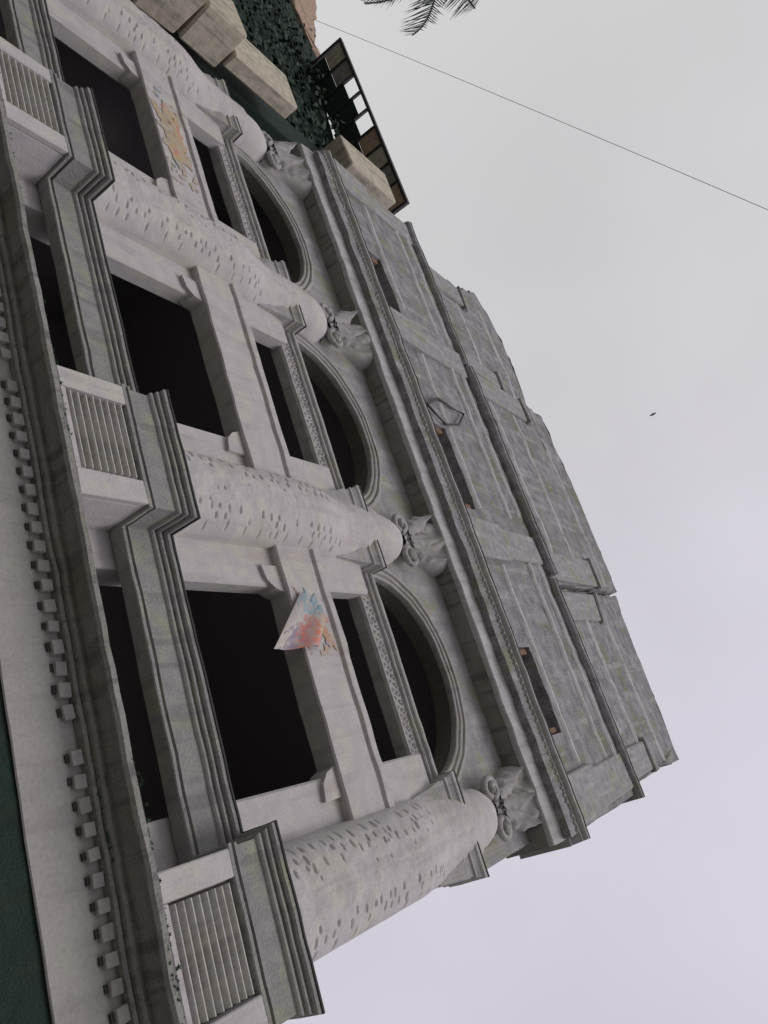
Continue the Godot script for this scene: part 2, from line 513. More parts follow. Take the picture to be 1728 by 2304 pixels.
		var rings := [[1.752, -1.2], [1.752, -1.1], [1.775, -1.085], [1.80, -1.085], [1.815, -1.115], [1.835, -1.115], [1.85, -1.07], [1.885, -1.06], [1.91, -1.07], [1.925, -1.105], [1.945, -1.105], [1.96, -1.05], [2.0, -1.045], [2.03, -1.06], [2.04, -1.2]]
		st = begin()
		for i in 40:
			var a0 := PI * i / 40.0
			var a1 := PI * (i + 1) / 40.0
			for q in rings.size() - 1:
				var v := []
				for t in [[a0, q], [a0, q + 1], [a1, q + 1], [a1, q]]:
					var R: Array = rings[t[1]]
					v.append(wob(Vector3(xc + cos(t[0]) * R[0], 12.95 + sin(t[0]) * (R[0] - 0.13), R[1]), 0.02))
				quad(st, v[0], v[1], v[2], v[3])
		done(st, "archivolt", M.trim, aw)
		st = begin()   # dark brown lining of the arch
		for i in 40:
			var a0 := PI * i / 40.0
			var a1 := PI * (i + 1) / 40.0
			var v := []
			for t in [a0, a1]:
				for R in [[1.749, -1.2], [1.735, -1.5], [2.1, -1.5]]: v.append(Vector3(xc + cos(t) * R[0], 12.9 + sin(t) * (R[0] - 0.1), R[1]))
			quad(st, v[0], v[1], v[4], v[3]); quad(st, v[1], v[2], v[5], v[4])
		done(st, "arch_lining", M.dark_brown, aw)
	# impost blocks and scrolled brackets on top of the pillars
	for k in [0, -1, -2, -3]:
		var x: float = k * P
		st = begin()
		sweep(st, [Vector2(x - 0.6, -1.3), Vector2(x - 0.6, -0.84), Vector2(x + 0.6, -0.84), Vector2(x + 0.6, -1.3)], [Vector2(-0.4, 11.75), Vector2(0.0, 11.75), Vector2(0.05, 12.2), Vector2(0.1, 12.42), Vector2(0.1, 12.45), Vector2(0.085, 12.46), Vector2(0.1, 12.56), Vector2(0.13, 12.58), Vector2(0.13, 12.62), Vector2(0.11, 12.63), Vector2(0.14, 12.7), Vector2(0.15, 12.72), Vector2(0.18, 12.75), Vector2(0.18, 12.82), Vector2(-0.4, 12.83)], 0, -1, 0.2, 0.016)
		var im := done(st, "impost", M.trim, B)
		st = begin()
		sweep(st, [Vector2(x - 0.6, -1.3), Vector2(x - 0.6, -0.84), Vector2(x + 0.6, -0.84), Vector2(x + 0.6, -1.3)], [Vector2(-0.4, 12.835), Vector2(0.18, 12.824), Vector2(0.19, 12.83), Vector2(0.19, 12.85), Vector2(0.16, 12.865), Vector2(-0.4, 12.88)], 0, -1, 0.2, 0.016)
		done(st, "shadow_line", M.shadow_tone, im)  # dark strip painting the shadow line above the impost
		# round-nosed stub of the shaft, then a volute pair and a fan of leaves under the frieze
		st = SurfaceTool.new(); st.begin(Mesh.PRIMITIVE_TRIANGLES)
		var rows := []
		for j in 25:
			var y := 12.75 + 1.45 * j / 24.0
			var t: float = clampf((y - 13.3) / 0.9, 0.0, 1.0)
			var w := sqrt(maxf(0.0, 1.0 - t * t))
			var row := []
			for i in 17:
				var u := (i / 8.0 - 1.0)
				row.append(wob(Vector3(x + u * (0.16 + 0.36 * w), y, -1.16 + (0.12 + 0.42 * w) * pow(maxf(0.0, 1.0 - u * u), 0.5)), 0.02))
			rows.append(row)
		for j in 24:
			for i in 16: quad(st, rows[j][i], rows[j + 1][i], rows[j + 1][i + 1], rows[j][i + 1])
		var cb := done(st, "bracket", M.plain, B)
		st = SurfaceTool.new(); st.begin(Mesh.PRIMITIVE_TRIANGLES)
		rows = []
		for j in 41:
			var t := j / 40.0
			var y := 14.1 + 1.5 * t
			var hw := 0.36 + 0.2 * t * t + 0.05 * sin(t * 9.0)
			var row := []
			for i in 41:
				var u := i / 20.0 - 1.0
				var dep := (0.1 + 0.32 * t * t + 0.1 * exp(-pow((t - 0.12) * 9.0, 2.0))) * pow(maxf(0.0, 1.0 - pow(absf(u), 4.0)), 0.4)
				dep += (0.045 * cos(u * 8.5 + sin(t * 7.0)) * smoothstep(0.15, 0.4, t) + 0.05 * wn.get_noise_3d(x + u * 1.6, y * 2.2, 7.0)) * (1.0 - absf(u) * absf(u))
				row.append(Vector3(x + u * hw, y, -1.17 + dep))
			rows.append(row)
		for j in 40:
			for i in 40: quad(st, rows[j][i], rows[j + 1][i], rows[j + 1][i + 1], rows[j][i + 1])
		done(st, "bracket_head", M.trim, cb)
		for sg in [-1, 1]:
			st = SurfaceTool.new(); st.begin(Mesh.PRIMITIVE_TRIANGLES)
			var sp := []
			for i in 40:
				var a := i * 0.3
				var r := 0.24 * (1.0 - i / 41.0) + 0.015
				sp.append(wob(Vector3(x + sg * (0.3 - cos(a) * r), 14.3 + sin(a) * r, -0.93 + 0.1 * i / 39.0), 0.03))
			tube(st, sp, 0.062, 8)
			done(st, "volute", M.trim, cb)
		for i in 3:
			st = SurfaceTool.new(); st.begin(Mesh.PRIMITIVE_TRIANGLES)
			var a := (i - 1) * 0.5
			var d := Vector3(sin(a), cos(a), 0)
			var sd := Vector3(cos(a), -sin(a), 0)
			var base := Vector3(x + (i - 1) * 0.12, 14.45, -1.0)
			var lf := []
			for j in 13:
				var t := j / 12.0
				var wd := 0.19 * sin(PI * (0.18 + 0.8 * t)) * (1.0 + 0.22 * sin(t * 22.0))
				var c := base + d * t * 0.75 + Vector3(0, 0, 0.16 + 0.12 * t + 0.16 * t * t * t)
				lf.append([c - sd * wd - Vector3(0, 0, 0.07), c - sd * wd * 0.55 + Vector3(0, 0, 0.04), c + Vector3(0, 0, 0.015), c + sd * wd * 0.55 + Vector3(0, 0, 0.04), c + sd * wd - Vector3(0, 0, 0.07)])
			for j in 12:
				for q in 4: quad(st, lf[j][q], lf[j + 1][q], lf[j + 1][q + 1], lf[j][q + 1])
			done(st, "carved_leaf", M.trim, cb)
	# frieze and crowning cornice
	st = begin()
	sweep(st, line_x(XL, XR), [Vector2(-0.8, 15.605), Vector2(-0.72, 15.6), Vector2(-0.69, 15.62), Vector2(-0.66, 15.9), Vector2(-0.66, 16.12), Vector2(-0.7, 16.16), Vector2(-0.8, 16.16)], 0, -1, 0.2, 0.03)
	var fz := done(st, "frieze", M.frieze, B)
	st = begin()
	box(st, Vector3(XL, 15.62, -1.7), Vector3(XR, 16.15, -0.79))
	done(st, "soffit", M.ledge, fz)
	st = begin()
	sweep(st, line_x(XL - 0.1, XR + 0.14), [Vector2(-1.7, 16.165), Vector2(-0.66, 16.165), Vector2(-0.63, 16.175), Vector2(-0.63, 16.205), Vector2(-0.65, 16.212), Vector2(-0.56, 16.29), Vector2(-0.49, 16.345), Vector2(-0.47, 16.35), Vector2(-0.465, 16.385), Vector2(-0.48, 16.39), Vector2(-0.43, 16.41), Vector2(-0.4, 16.43), Vector2(-0.38, 16.45), Vector2(-0.38, 16.515), Vector2(-0.42, 16.53), Vector2(-1.7, 16.55)], 0, -1, 0.2, 0.025)
	var co := done(st, "cornice", M.trim, B)
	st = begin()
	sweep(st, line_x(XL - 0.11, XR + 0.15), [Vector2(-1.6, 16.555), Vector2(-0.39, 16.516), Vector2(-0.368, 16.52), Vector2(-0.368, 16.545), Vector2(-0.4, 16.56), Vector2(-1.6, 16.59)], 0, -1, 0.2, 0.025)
	done(st, "shadow_line", M.shadow_tone, co)  # shadow line on the cornice edge, painted as a dark strip
	st = begin()
	for i in 132:
		var ex := XL + 0.06 + i * 0.128
		if rng.randf() < 0.1: continue
		var er := rng.randf_range(0.03, 0.045)
		for s in 2:
			var c := Vector3(ex, 16.24 + s * 0.075, -0.61 + s * 0.095)
			var tip := c + Vector3(0, -0.035, 0.06)
			for t in 6:
				tri(st, c + Vector3(cos(t * TAU / 6) * er, sin(t * TAU / 6) * 0.02, sin(t * TAU / 6) * er * 1.6), tip, c + Vector3(cos((t + 1) * TAU / 6) * er, sin((t + 1) * TAU / 6) * 0.02, sin((t + 1) * TAU / 6) * er * 1.6))
	var eggs := done(st, "carved_eggs", M.trim, co)
	eggs.set_meta("kind", "stuff")

	# first parapet, with three long slots at its foot
	var slots := [Vector2(-13.05, -11.05), Vector2(-8.05, -5.9), Vector2(-2.66, -0.83)]
	st = begin()
	box(st, Vector3(XL + 0.1, 16.0, -1.6), Vector3(XR - 0.02, 20.4, -0.85))
	var edges := [XL + 0.1]
	for s in slots: edges += [s.x, s.y]
	edges.append(XR - 0.02)
	for i in range(0, edges.size(), 2):
		slab(st, [Vector2(edges[i], 16.7), Vector2(edges[i + 1], 16.7), Vector2(edges[i + 1], 17.42), Vector2(edges[i], 17.42)], -0.848, -0.5, 0.3, 0.02)
	sweep(st, line_x(XL + 0.1, XR - 0.02), [Vector2(-0.848, 17.422), Vector2(-0.5, 17.422), Vector2(-0.49, 17.46), Vector2(-0.5, 17.5), Vector2(-0.51, 18.9), Vector2(-0.5, 20.38), Vector2(-0.848, 20.38)], 0, -1, 0.25, 0.04)
	sweep(st, line_x(XL + 0.1, XR - 0.02), [Vector2(-0.848, 16.0), Vector2(-0.5, 16.0), Vector2(-0.5, 16.698), Vector2(-0.848, 16.698)], 0, -1, 0.3, 0.04)
	var p1 := done(st, "lower_parapet", M.upper, B)
	for y in [17.62, 19.35, 20.0]:
		for sg in [[-15.7, -11.2], [-10.6, -5.75], [-4.9, 0.1]]:
			st = begin()
			sweep(st, line_x(sg[0] + rng.randf_range(0.0, 0.4), sg[1] - rng.randf_range(0.0, 0.4)), [Vector2(-0.52, y - 0.08), Vector2(-0.49, y - 0.05), Vector2(-0.455, y + 0.02), Vector2(-0.455, y + 0.09), Vector2(-0.52, y + 0.12)], 0, -1, 0.25, 0.03)
			done(st, "string_course", M.frieze, p1)
	for px in [-15.45, -10.75, -5.15, 0.4]:
		st = begin()
		box(st, Vector3(px - 0.48, 16.5, -0.6), Vector3(px + 0.48, 18.2, -0.4), 0.03, 0.05)
		box(st, Vector3(px - 0.4, 18.205, -0.6), Vector3(px + 0.4, 20.36, -0.44), 0.03, 0.05)
		done(st, "pilaster_strip", M.strip, p1)
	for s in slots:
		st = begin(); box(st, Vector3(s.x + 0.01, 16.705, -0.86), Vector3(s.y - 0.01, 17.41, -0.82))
		done(st, "slot_recess", M.inner_grey, p1)
		for e in [s.x + 0.07, s.y - 0.1]:
			st = begin(); box(st, Vector3(e - 0.05, 16.72, -0.81), Vector3(e + 0.07, 17.35, -0.56), 0.015, 0.02)
			done(st, "brick", flat(Color(0.22, 0.125, 0.085)), p1)
	# its coping, in three lengths that step slightly at the joints
	for c in [[XL, -10.85, 20.44, -0.36], [-10.78, -4.45, 20.5, -0.3], [-4.38, XR + 0.1, 20.46, -0.36]]:
		st = begin()
		sweep(st, line_x(c[0], c[1]), [Vector2(-1.6, c[2] - 0.05), Vector2(c[3] - 0.1, c[2] - 0.05), Vector2(c[3] - 0.02, c[2]), Vector2(c[3], c[2] + 0.03), Vector2(c[3], c[2] + 0.11), Vector2(c[3] - 0.05, c[2] + 0.14), Vector2(-1.6, c[2] + 0.16)], 0, -1, 0.2, 0.03)
		var cp := done(st, "coping", M.upper, B)
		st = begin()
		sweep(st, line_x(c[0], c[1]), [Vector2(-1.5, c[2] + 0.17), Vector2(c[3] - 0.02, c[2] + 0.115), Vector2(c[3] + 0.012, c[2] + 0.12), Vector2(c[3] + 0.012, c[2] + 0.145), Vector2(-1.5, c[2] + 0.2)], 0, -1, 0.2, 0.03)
		done(st, "shadow_line", M.shadow_tone, cp)  # dark strip stands in for the shadow along the coping edge
	# upper parapet: three gabled lengths with swept tops, the middle one forward and taller
	var tops := [
		[-0.72, [Vector2(-15.0, 20.6), Vector2(-10.9, 20.6), Vector2(-10.9, 26.0), Vector2(-11.6, 26.25), Vector2(-12.2, 26.4), Vector2(-13.4, 26.62), Vector2(-14.3, 26.45), Vector2(-15.0, 26.2), Vector2(-15.9, 25.7), Vector2(-15.75, 25.1), Vector2(-15.5, 25.05), Vector2(-15.55, 24.4), Vector2(-15.2, 24.2), Vector2(-15.3, 23.2), Vector2(-15.05, 22.9), Vector2(-15.2, 22.3)]],
		[-0.58, [Vector2(-11.0, 20.65), Vector2(-4.35, 20.65), Vector2(-4.35, 26.86), Vector2(-6.0, 26.98), Vector2(-7.7, 27.05), Vector2(-9.4, 27.02), Vector2(-11.0, 26.95)]],
		[-0.74, [Vector2(-4.3, 20.62), Vector2(0.8, 20.62), Vector2(0.8, 24.9), Vector2(0.86, 25.0), Vector2(0.86, 26.25), Vector2(0.0, 26.42), Vector2(-1.2, 26.58), Vector2(-2.3, 26.68), Vector2(-3.4, 26.88), Vector2(-4.3, 27.1)]]]
	var ti := 0
	for t in tops:
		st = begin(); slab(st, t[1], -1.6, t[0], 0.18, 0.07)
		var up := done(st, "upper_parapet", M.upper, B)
		var zf: float = t[0]
		var lx: float = [-14.9, -10.9, -4.2][ti]
		var rx: float = [-11.05, -4.5, 0.7][ti]
		var lines: Array = [[25.15, 0.05, 0.1], [23.0, 0.04, 0.07], [21.2, 0.06, 0.12]] if ti != 2 else [[24.7, 0.05, 0.1], [22.9, 0.05, 0.09], [21.7, 0.06, 0.1]]
		for l in lines:
			st = begin()
			var y: float = l[0] + (0.55 if ti == 1 else 0.0)
			sweep(st, line_x(lx, rx), [Vector2(zf - 0.1, y - 0.1), Vector2(zf, y - 0.06), Vector2(zf + l[1] * 0.7, y + 0.05), Vector2(zf + l[1] * 0.7, y + l[2] + 0.03), Vector2(zf - 0.1, y + l[2] + 0.08)], 0, -1, 0.25, 0.05)
			done(st, "string_course", M.frieze, up)
		for q in [[[-14.6, 0.35, 23.4], [-11.5, 0.3, 23.8]], [[-10.5, 0.4, 24.6], [-4.85, 0.42, 24.6]], [[-3.8, 0.4, 24.2], [0.35, 0.36, 23.2]]][ti]:
			st = begin()
			box(st, Vector3(q[0] - q[1], 20.6, zf - 0.1), Vector3(q[0] + q[1], q[2], zf + 0.1), 0.03, 0.07)
			box(st, Vector3(q[0] - q[1] - 0.08, q[2] + 0.005, zf - 0.1), Vector3(q[0] + q[1] + 0.08, q[2] + 0.25, zf + 0.16), 0.03, 0.07)
			done(st, "pilaster_strip", M.strip, up)
		ti += 1

	# dark rooms behind the openings
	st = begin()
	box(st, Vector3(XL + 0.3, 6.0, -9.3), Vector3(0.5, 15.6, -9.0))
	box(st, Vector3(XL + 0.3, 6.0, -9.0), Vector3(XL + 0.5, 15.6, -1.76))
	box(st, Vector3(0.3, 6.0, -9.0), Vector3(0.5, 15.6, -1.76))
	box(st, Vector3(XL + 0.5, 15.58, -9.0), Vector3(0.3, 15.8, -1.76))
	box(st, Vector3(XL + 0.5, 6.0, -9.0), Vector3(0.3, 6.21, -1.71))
	done(st, "inner_rooms", M.inner_grey, B)
	st = begin()
	box(st, Vector3(0.505, 6.23, -9.3), Vector3(0.54, 15.58, -1.25))
	box(st, Vector3(XL + 0.26, 6.23, -9.3), Vector3(XL + 0.295, 15.58, -1.25))
	box(st, Vector3(XL + 0.26, 6.23, -9.36), Vector3(0.54, 15.58, -9.305))
	done(st, "outer_wall", M.wall, B)
	st = begin()
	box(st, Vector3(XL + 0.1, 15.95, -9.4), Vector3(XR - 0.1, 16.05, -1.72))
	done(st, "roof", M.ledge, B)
	graffiti(B)

func splat(seed_: int, w: int, h: int, cols: Array, bare: float) -> StandardMaterial3D:
	var im := Image.create(w, h, false, Image.FORMAT_RGBA8)
	var n := FastNoiseLite.new()
	n.seed = seed_; n.frequency = 0.012; n.fractal_octaves = 2
	var n2 := FastNoiseLite.new()
	n2.seed = seed_ + 4; n2.frequency = 0.03; n2.fractal_octaves = 3
	for y in h:
		for x in w:
			var a := n.get_noise_2d(x, y) * 0.5 + 0.5
			var b := n2.get_noise_2d(x, y) * 0.5 + 0.5
			var u := (x + 0.5) / w; var v := (y + 0.5) / h
			var edge: float = minf(minf(u, 1.0 - u) * 3.0, minf(v, 1.0 - v) * 4.0)
			var i: int = clampi(int((a * 1.0 - 0.28 + u * 0.6) * cols.size()), 0, cols.size() - 1)
			var c: Color = cols[i]
			c = c.lerp(Color(0.45, 0.43, 0.42), clampf((b - 0.3) * 1.5, 0.1, 0.75))
			var on := edge + (b - 0.5) * 2.4 > bare
			c = c.linear_to_srgb()
			c.a = 1.0 if on else 0.0
			im.set_pixel(x, y, c)
	var m := StandardMaterial3D.new()
	m.albedo_texture = ImageTexture.create_from_image(im)
	m.transparency = BaseMaterial3D.TRANSPARENCY_ALPHA_SCISSOR
	m.alpha_scissor_threshold = 0.5
	m.roughness = 0.8
	return m

func graffiti(B: Node3D) -> void:
	var one := splat(12, 256, 96, [Color(0.12, 0.28, 0.4), Color(0.50, 0.33, 0.10), Color(0.55, 0.17, 0.10), Color(0.52, 0.31, 0.12), Color(0.46, 0.33, 0.12), Color(0.43, 0.33, 0.2), Color(0.36, 0.26, 0.18), Color(0.42, 0.4, 0.2), Color(0.14, 0.26, 0.42)], 0.5)
	var two := splat(31, 128, 96, [Color(0.13, 0.33, 0.42), Color(0.5, 0.2, 0.2), Color(0.58, 0.2, 0.13), Color(0.5, 0.26, 0.12), Color(0.3, 0.2, 0.38)], 0.5)
	for g in [[-13.7, -11.3, one], [-3.75, -2.75, two]]:
		var st := SurfaceTool.new()
		st.begin(Mesh.PRIMITIVE_TRIANGLES)
		var nx := 14
		for i in nx:
			var xa := lerpf(g[0], g[1], float(i) / nx)
			var xb := lerpf(g[0], g[1], float(i + 1) / nx)
			var q := []
			for c in [[xa, 10.14, float(i) / nx, 1.0], [xa, 10.86, float(i) / nx, 0.0], [xb, 10.86, float(i + 1) / nx, 0.0], [xb, 10.14, float(i + 1) / nx, 1.0]]: q.append(c)
			for t in [0, 1, 2, 0, 2, 3]:
				st.set_uv(Vector2(q[t][2], q[t][3]))
				st.add_vertex(wob(Vector3(q[t][0], q[t][1], -0.75), 0.02) + Vector3(0, 0, 0.012))
		done(st, "graffiti", g[2], B)

# ---------------------------------------------------------------- the building at the far left end
func wing() -> void:
	var W := thing("neighbouring_building", "half-ruined building beyond the far end with beige stone block pier and flat slatted canopy", "building")
	var st := begin()
	# pier of big blocks, its side turned to us, course upon course
	var courses := [[8.3, 9.6, -1.25, 0.4], [9.65, 10.95, -1.22, 0.25], [11.02, 12.12, -1.15, 0.02], [12.2, 13.38, -1.1, -0.06], [13.43, 15.72, -0.92, -0.46], [18.3, 20.75, -2.4, -0.6]]
	for c in courses:
		st = begin()
		box(st, Vector3(-18.2, c[0], c[2]), Vector3(-17.0, c[1], c[3]), 0.05, 0.06)
		done(st, "stone_block", M.block, W)
	st = begin(); box(st, Vector3(-18.1, 8.3, -2.6), Vector3(-17.15, 21.2, -1.3), 0.03, 0.04)
	done(st, "pier_core", M.green, W)
	st = begin(); box(st, Vector3(-18.1, 0, -1.3), Vector3(-17.05, 8.29, 0.5), 0.05, 0.05)
	done(st, "pier_base", M.block, W)
	# dark wall behind, stepping up to a broken raking edge with a strip of bare brick along it
	st = begin()
	slab(st, [Vector2(-34.0, 0), Vector2(-16.4, 0), Vector2(-16.4, 21.6), Vector2(-23.86, 22.9), Vector2(-28.4, 24.3), Vector2(-30.0, 23.6), Vector2(-32.0, 24.4), Vector2(-34.0, 25.5)], -3.2, -2.5, 0.6, 0.05)
	done(st, "overgrown_wall", M.green, W)
	st = begin()
	slab(st, [Vector2(-28.6, 24.0), Vector2(-28.7, 24.6), Vector2(-28.95, 24.2), Vector2(-29.7, 24.7), Vector2(-30.6, 25.1), Vector2(-31.4, 25.3), Vector2(-32.2, 25.9), Vector2(-33.6, 26.5), Vector2(-35.0, 27.2), Vector2(-35.0, 25.3), Vector2(-33.0, 24.6), Vector2(-31.0, 23.7)], -3.1, -2.42, 0.4, 0.1)
	done(st, "broken_brick_wall", M.peach, W)
	# flat canopy: frame, ribs, panels, some of them fallen out
	var y := 23.0
	var xa := -26.8
	var xb := -18.7
	st = begin()
	box(st, Vector3(xa, y, -1.02), Vector3(xb, y + 0.16, -0.92), 0.01, 0.01)
	box(st, Vector3(xa, y, -2.6), Vector3(xa + 0.12, y + 0.16, -1.03), 0.01, 0.01)
	box(st, Vector3(xb - 0.12, y, -2.6), Vector3(xb, y + 0.16, -1.03), 0.01, 0.01)
	done(st, "canopy_frame", M.iron, W)
	var n := 9
	for i in n:
		var pa := lerpf(xa + 0.14, xb - 0.14, float(i) / n)
		var pb := lerpf(xa + 0.14, xb - 0.14, float(i + 1) / n)
		if i > 0:
			st = begin(); box(st, Vector3(pa - 0.035, y + 0.005, -2.55), Vector3(pa + 0.035, y + 0.12, -1.03))
			done(st, "canopy_rib", M.iron, W)
		if i in [2, 3, 4]: continue
		st = begin(); box(st, Vector3(pa + 0.04, y + 0.05, -1.78), Vector3(pb - 0.04, y + 0.09, -1.04), 0.005)
		done(st, "canopy_panel", [M.block, M.mould, M.peach][i % 3], W)
	for i in n:
		var pa := lerpf(xa + 0.14, xb - 0.14, float(i) / n)
		var pb := lerpf(xa + 0.14, xb - 0.14, float(i + 1) / n)
		st = begin(); box(st, Vector3(pa + 0.04, y + 0.045, -2.5), Vector3(pb - 0.04, y + 0.1, -1.8 if not i in [2, 3, 4] else [-1.5, -1.4, -1.62][i - 2]), 0.005)
		done(st, "canopy_board", M.green, W)
	# ivy all over the dark wall
	var leaf := SurfaceTool.new()
	leaf.begin(Mesh.PRIMITIVE_TRIANGLES)
	for q in [[Vector3(0, 0, 0), Vector3(-0.5, 0.5, 0.1), Vector3(0, 1.1, 0)], [Vector3(0, 0, 0), Vector3(0, 1.1, 0), Vector3(0.5, 0.5, 0.1)]]:
		for v in q: leaf.add_vertex(v)
	leaf.generate_normals()
	var mm := MultiMesh.new()
	mm.transform_format = MultiMesh.TRANSFORM_3D
	mm.use_colors = true
	mm.mesh = leaf.commit()
	mm.instance_count = 9000
	var rng := RandomNumberGenerator.new()
	rng.seed = 41
	for i in 9000:
		var px := rng.randf_range(-33.5, -17.5)
		var py := rng.randf_range(8.0, 23.0)
		var pz := -2.5 + rng.randf() * rng.randf() * 0.8
		var s := rng.randf_range(0.1, 0.24)
		var bs := Basis.from_euler(Vector3(rng.randf_range(-0.9, 0.5), rng.randf_range(-0.8, 0.8), rng.randf_range(1.6, 4.6))).scaled(Vector3(s, s, s))
		mm.set_instance_transform(i, Transform3D(bs, Vector3(px, py, pz)))
		var g := rng.randf()
		mm.set_instance_color(i, Color(0.008 + 0.014 * g, 0.026 + 0.024 * g, 0.02 + 0.006 * g))
	var mi := MultiMeshInstance3D.new()
	mi.multimesh = mm
	mi.name = "ivy"
	var lm := flat(Color(1, 1, 1), 0.7)
	lm.vertex_color_use_as_albedo = true
	mi.material_override = lm
	W.add_child(mi)
	mi.set_meta("kind", "stuff")

# ---------------------------------------------------------------- cloth, wire frame, cable, bird, palm
func small_things() -> void:
	# cloth caught on the beam
	var st := SurfaceTool.new()
	st.begin(Mesh.PRIMITIVE_TRIANGLES)
	var a := [Vector3(-3.68, 10.32, -0.70), Vector3(-3.3, 10.72, -0.70)]
	var nx := 14
	var ny := 18
	var grid := []
	for j in ny + 1:
		var t := float(j) / ny
		var row := []
		for i in nx + 1:
			var u := float(i) / nx
			var p: Vector3 = a[0].lerp(a[1], u)
			var len := lerpf(0.98, 0.24, pow(u, 0.7)) + 0.05 * sin(u * 7.0)
			p += Vector3(t * lerpf(0.85, 0.42, u), -t * len, sin(u * 9.0 + t * 2.0) * 0.035 * (0.4 + t))
			row.append(p)
		grid.append(row)
	for j in ny:
		for i in nx:
			var vs := [[j, i], [j, i + 1], [j + 1, i + 1], [j, i], [j + 1, i + 1], [j + 1, i]]
			for v in vs:
				st.set_uv(Vector2(float(v[1]) / nx, float(v[0]) / ny))
				st.add_vertex(grid[v[0]][v[1]])
	var ci := Image.create(96, 96, false, Image.FORMAT_RGB8)
	var fn := FastNoiseLite.new()
	fn.seed = 3; fn.frequency = 0.05; fn.fractal_octaves = 3
	for yy in 96:
		for xx in 96:
			var k := fn.get_noise_2d(xx, yy)
			var k2 := fn.get_noise_2d(xx + 300, yy)
			var u := xx / 96.0 + k * 0.25
			var v := yy / 96.0 + k2 * 0.25
			var c := Color(0.46, 0.44, 0.43)
			if v < 0.16 and u < 0.7: c = Color(0.27, 0.36, 0.40)
			elif u > 0.38 and v > 0.25: c = Color(0.60, 0.19, 0.12).lerp(Color(0.5, 0.2, 0.22), clampf(k * 3.0 + 0.3, 0.0, 1.0))
			elif v > 0.55: c = Color(0.25, 0.22, 0.30) if u > 0.15 else Color(0.5, 0.46, 0.42)
			if u > 0.8 and v < 0.6: c = Color(0.5, 0.36, 0.24)
			c = c.lerp(Color(0.42, 0.38, 0.36), clampf(0.28 + k2 * 1.2, 0.1, 0.75))
			ci.set_pixel(xx, yy, c.linear_to_srgb())
	var cm := StandardMaterial3D.new()
	cm.albedo_texture = ImageTexture.create_from_image(ci)
	cm.roughness = 0.9
	cm.cull_mode = BaseMaterial3D.CULL_DISABLED
	var cl := done(st, "hanging_cloth", cm, self)
	tag(cl, "faded orange and pink cloth hanging off the beam of the nearest bay", "cloth")
	# bent wire lozenge standing on the cornice against the lower parapet
	st = begin()
	var L := [Vector3(-8.46, 16.7, -0.42), Vector3(-8.85, 17.5, -0.42), Vector3(-8.76, 18.1, -0.42), Vector3(-8.78, 18.85, -0.43), Vector3(-8.3, 18.2, -0.42), Vector3(-8.08, 17.34, -0.42), Vector3(-8.3, 16.95, -0.42), Vector3(-8.46, 16.7, -0.42)]
	tube(st, L, 0.03, 6)
	tag(done(st, "wire_frame", M.iron, self), "bent dark wire lozenge fixed to the lower parapet above the cornice", "wire frame")
	# cable across the sky
	st = begin()
	var pts := []
	var ca := Vector3(-25.0, 20.3, -0.75)
	var cb := Vector3(-2.0, 19.2, 11.62)
	for i in 61:
		var t := i / 60.0
		pts.append(ca.lerp(cb, t) + Vector3(0, -0.9 * 4.0 * t * (1.0 - t) * 0.25, 0))
	tube(st, pts, 0.007, 6)
	tag(done(st, "overhead_cable", flat(Color(0.3, 0.3, 0.31), 0.7), self), "thin grey cable strung across the open sky", "cable")
	# bird
	var bd := thing("bird", "tiny dark bird gliding high in the open sky", "bird", Vector3(-13.56, 40.0, 1.37))
	bd.scale = Vector3.ONE * 0.42
	st = SurfaceTool.new(); st.begin(Mesh.PRIMITIVE_TRIANGLES)
	var rings := []
	for j in 9:
		var t := j / 8.0
		var r := 0.055 * sin(PI * clampf(t * 0.92 + 0.06, 0.0, 1.0))
		var ring := []
		for k in 8: ring.append(Vector3((t - 0.5) * 0.42, cos(k * TAU / 8) * r, sin(k * TAU / 8) * r))
		rings.append(ring)
	for j in 8:
		for k in 8: quad(st, rings[j][k], rings[j][(k + 1) % 8], rings[j + 1][(k + 1) % 8], rings[j + 1][k])
	done(st, "body", flat(Color(0.16, 0.16, 0.17)), bd)
	for s in [-1, 1]:
		st = begin()
		slab(st, [Vector2(-0.1, 0.02 * s), Vector2(0.12, 0.02 * s), Vector2(0.1, 0.22 * s), Vector2(-0.06, 0.46 * s), Vector2(-0.09, 0.25 * s)], -0.006, 0.006, 1.0, 0.0)
		var w := done(st, "wing", flat(Color(0.16, 0.16, 0.17)), bd)
		w.rotation = Vector3(-PI / 2 + s * 0.25, 0, 0)
	palm()
	moss()

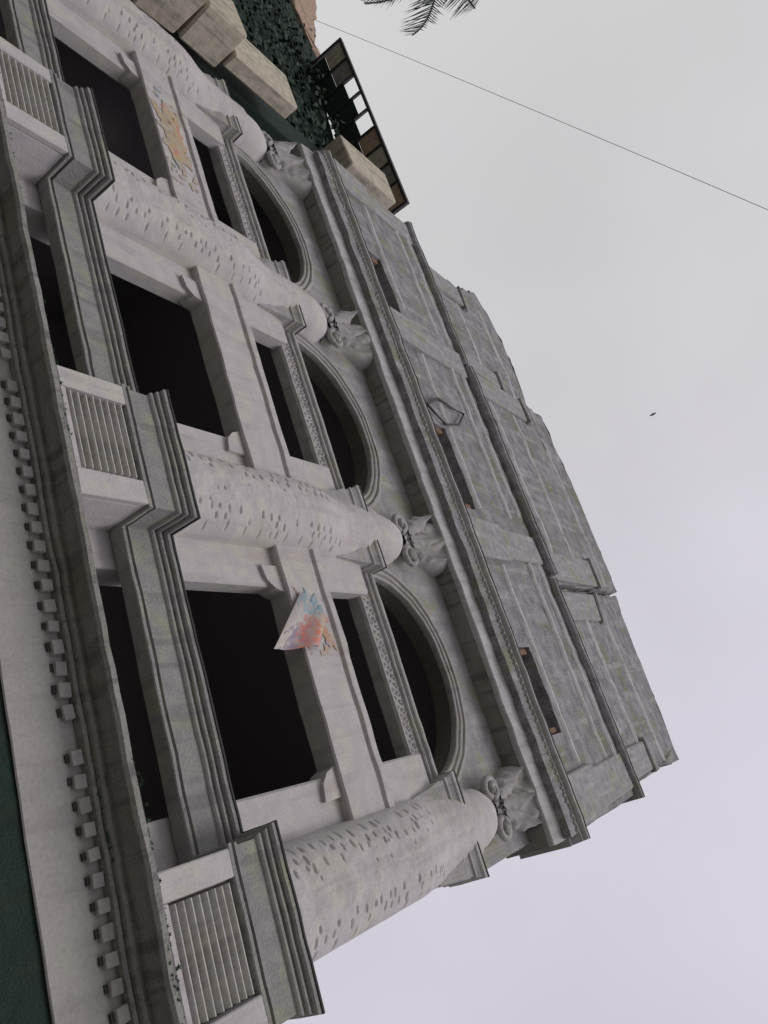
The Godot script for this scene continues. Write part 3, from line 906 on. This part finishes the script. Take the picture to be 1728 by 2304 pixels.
func moss() -> void:
	var t := SurfaceTool.new()
	t.begin(Mesh.PRIMITIVE_TRIANGLES)
	for k in 5:
		var a := k * TAU / 5.0
		var d := Vector3(cos(a), 0.5, sin(a))
		var e := Vector3(-sin(a), 0, cos(a)) * 0.4
		tri(t, e, d, -e)
	t.generate_normals()
	var rng := RandomNumberGenerator.new()
	rng.seed = 19
	var spots := []
	for c in [[-0.9, 6.13, 0.2, 0.5, 120], [-0.1, 6.10, 0.2, 0.35, 90], [-5.2, 6.15, 0.18, 0.4, 70], [-9.6, 6.15, 0.18, 0.8, 60], [-1.2, 5.98, -0.08, 0.45, 80], [-7.4, 16.5, -0.38, 0.7, 60], [-2.2, 16.5, -0.38, 0.6, 50]]:
		for i in c[4]: spots.append([Vector3(c[0] + rng.randfn() * c[3], c[1] + rng.randfn() * 0.015, c[2] - rng.randf() * 0.06), rng.randf_range(0.012, 0.03), c])
	var mm := MultiMesh.new()
	mm.transform_format = MultiMesh.TRANSFORM_3D
	mm.use_colors = true
	mm.mesh = t.commit()
	mm.instance_count = spots.size()
	for i in spots.size():
		var q: Array = spots[i]
		mm.set_instance_transform(i, Transform3D(Basis.from_euler(Vector3(rng.randf_range(-0.4, 1.2), rng.randf() * TAU, 0)).scaled(Vector3.ONE * q[1]), q[0]))
		var g := rng.randf()
		mm.set_instance_color(i, Color(0.05 + 0.04 * g, 0.11 + 0.05 * g, 0.06 + 0.02 * g))
	var mi := MultiMeshInstance3D.new()
	mi.multimesh = mm
	mi.name = "moss"
	var lm := flat(Color(1, 1, 1), 0.9)
	lm.vertex_color_use_as_albedo = true
	mi.material_override = lm
	add_child(mi)
	tag(mi, "small green moss tufts growing along the ledge and cornice edges", "moss", "", "stuff")

func palm() -> void:
	var at := Vector3(-16.9, 1.1, 4.2)
	var T := thing("palm_tree", "palm tree whose frond tips hang into the top edge of the sky", "palm tree", at)
	var st := SurfaceTool.new(); st.begin(Mesh.PRIMITIVE_TRIANGLES)
	var rows := []
	for j in 41:
		var y := 14.0 * j / 40.0
		var r := lerpf(0.22, 0.13, j / 40.0) + (0.012 if j % 2 else 0.0)
		var row := []
		for k in 11: row.append(Vector3(cos(k * TAU / 10) * r + sin(y * 0.2) * 0.1, y, sin(k * TAU / 10) * r))
		rows.append(row)
	for j in 40:
		for k in 10: quad(st, rows[j][k], rows[j][k + 1], rows[j + 1][k + 1], rows[j + 1][k])
	done(st, "trunk", flat(Color(0.13, 0.11, 0.09)), T)
	var rng := RandomNumberGenerator.new()
	rng.seed = 6
	var fm := flat(Color(0.05, 0.075, 0.06), 0.6)
	fm.backlight = Color(0.03, 0.05, 0.02)
	fm.cull_mode = BaseMaterial3D.CULL_DISABLED
	for f in 16:
		var az := f * TAU / 16.0 + rng.randf_range(-0.12, 0.12)
		var up := rng.randf_range(0.1, 0.9)
		var len := rng.randf_range(1.9, 2.3) if f != 1 else 2.7
		var d := Vector3(cos(az), 0, sin(az))
		st = SurfaceTool.new(); st.begin(Mesh.PRIMITIVE_TRIANGLES)
		var sp := []
		for j in 17:
			var t := j / 16.0
			sp.append(Vector3(0, 14.0, 0) + d * len * t * (1.0 - 0.12 * t) + Vector3(0, up * t * len * 0.55 - t * t * len * 0.55, 0))
		tube(st, sp, 0.018, 5)
		for j in range(1, 16):
			for h in 2:
				for s in [-1, 1]:
					var p: Vector3 = sp[j].lerp(sp[j + 1], h * 0.5)
					var dir: Vector3 = (sp[j + 1] - sp[j]).normalized()
					var side: Vector3 = dir.cross(Vector3.UP).normalized() * s
					var ll := 0.62 * sin(PI * (0.12 + 0.85 * j / 16.0)) + 0.12
					var e: Vector3 = (side * 0.8 + dir * 0.6 + Vector3(0, rng.randf_range(-0.55, -0.15), 0)).normalized() * ll
					var w := dir * 0.022
					tri(st, p - w, p + e * 0.5 + Vector3(0, 0.015, 0), p + w)
					tri(st, p - w * 0.8 + e * 0.0, p + e, p + e * 0.5 + w)
		done(st, "frond", fm, T)
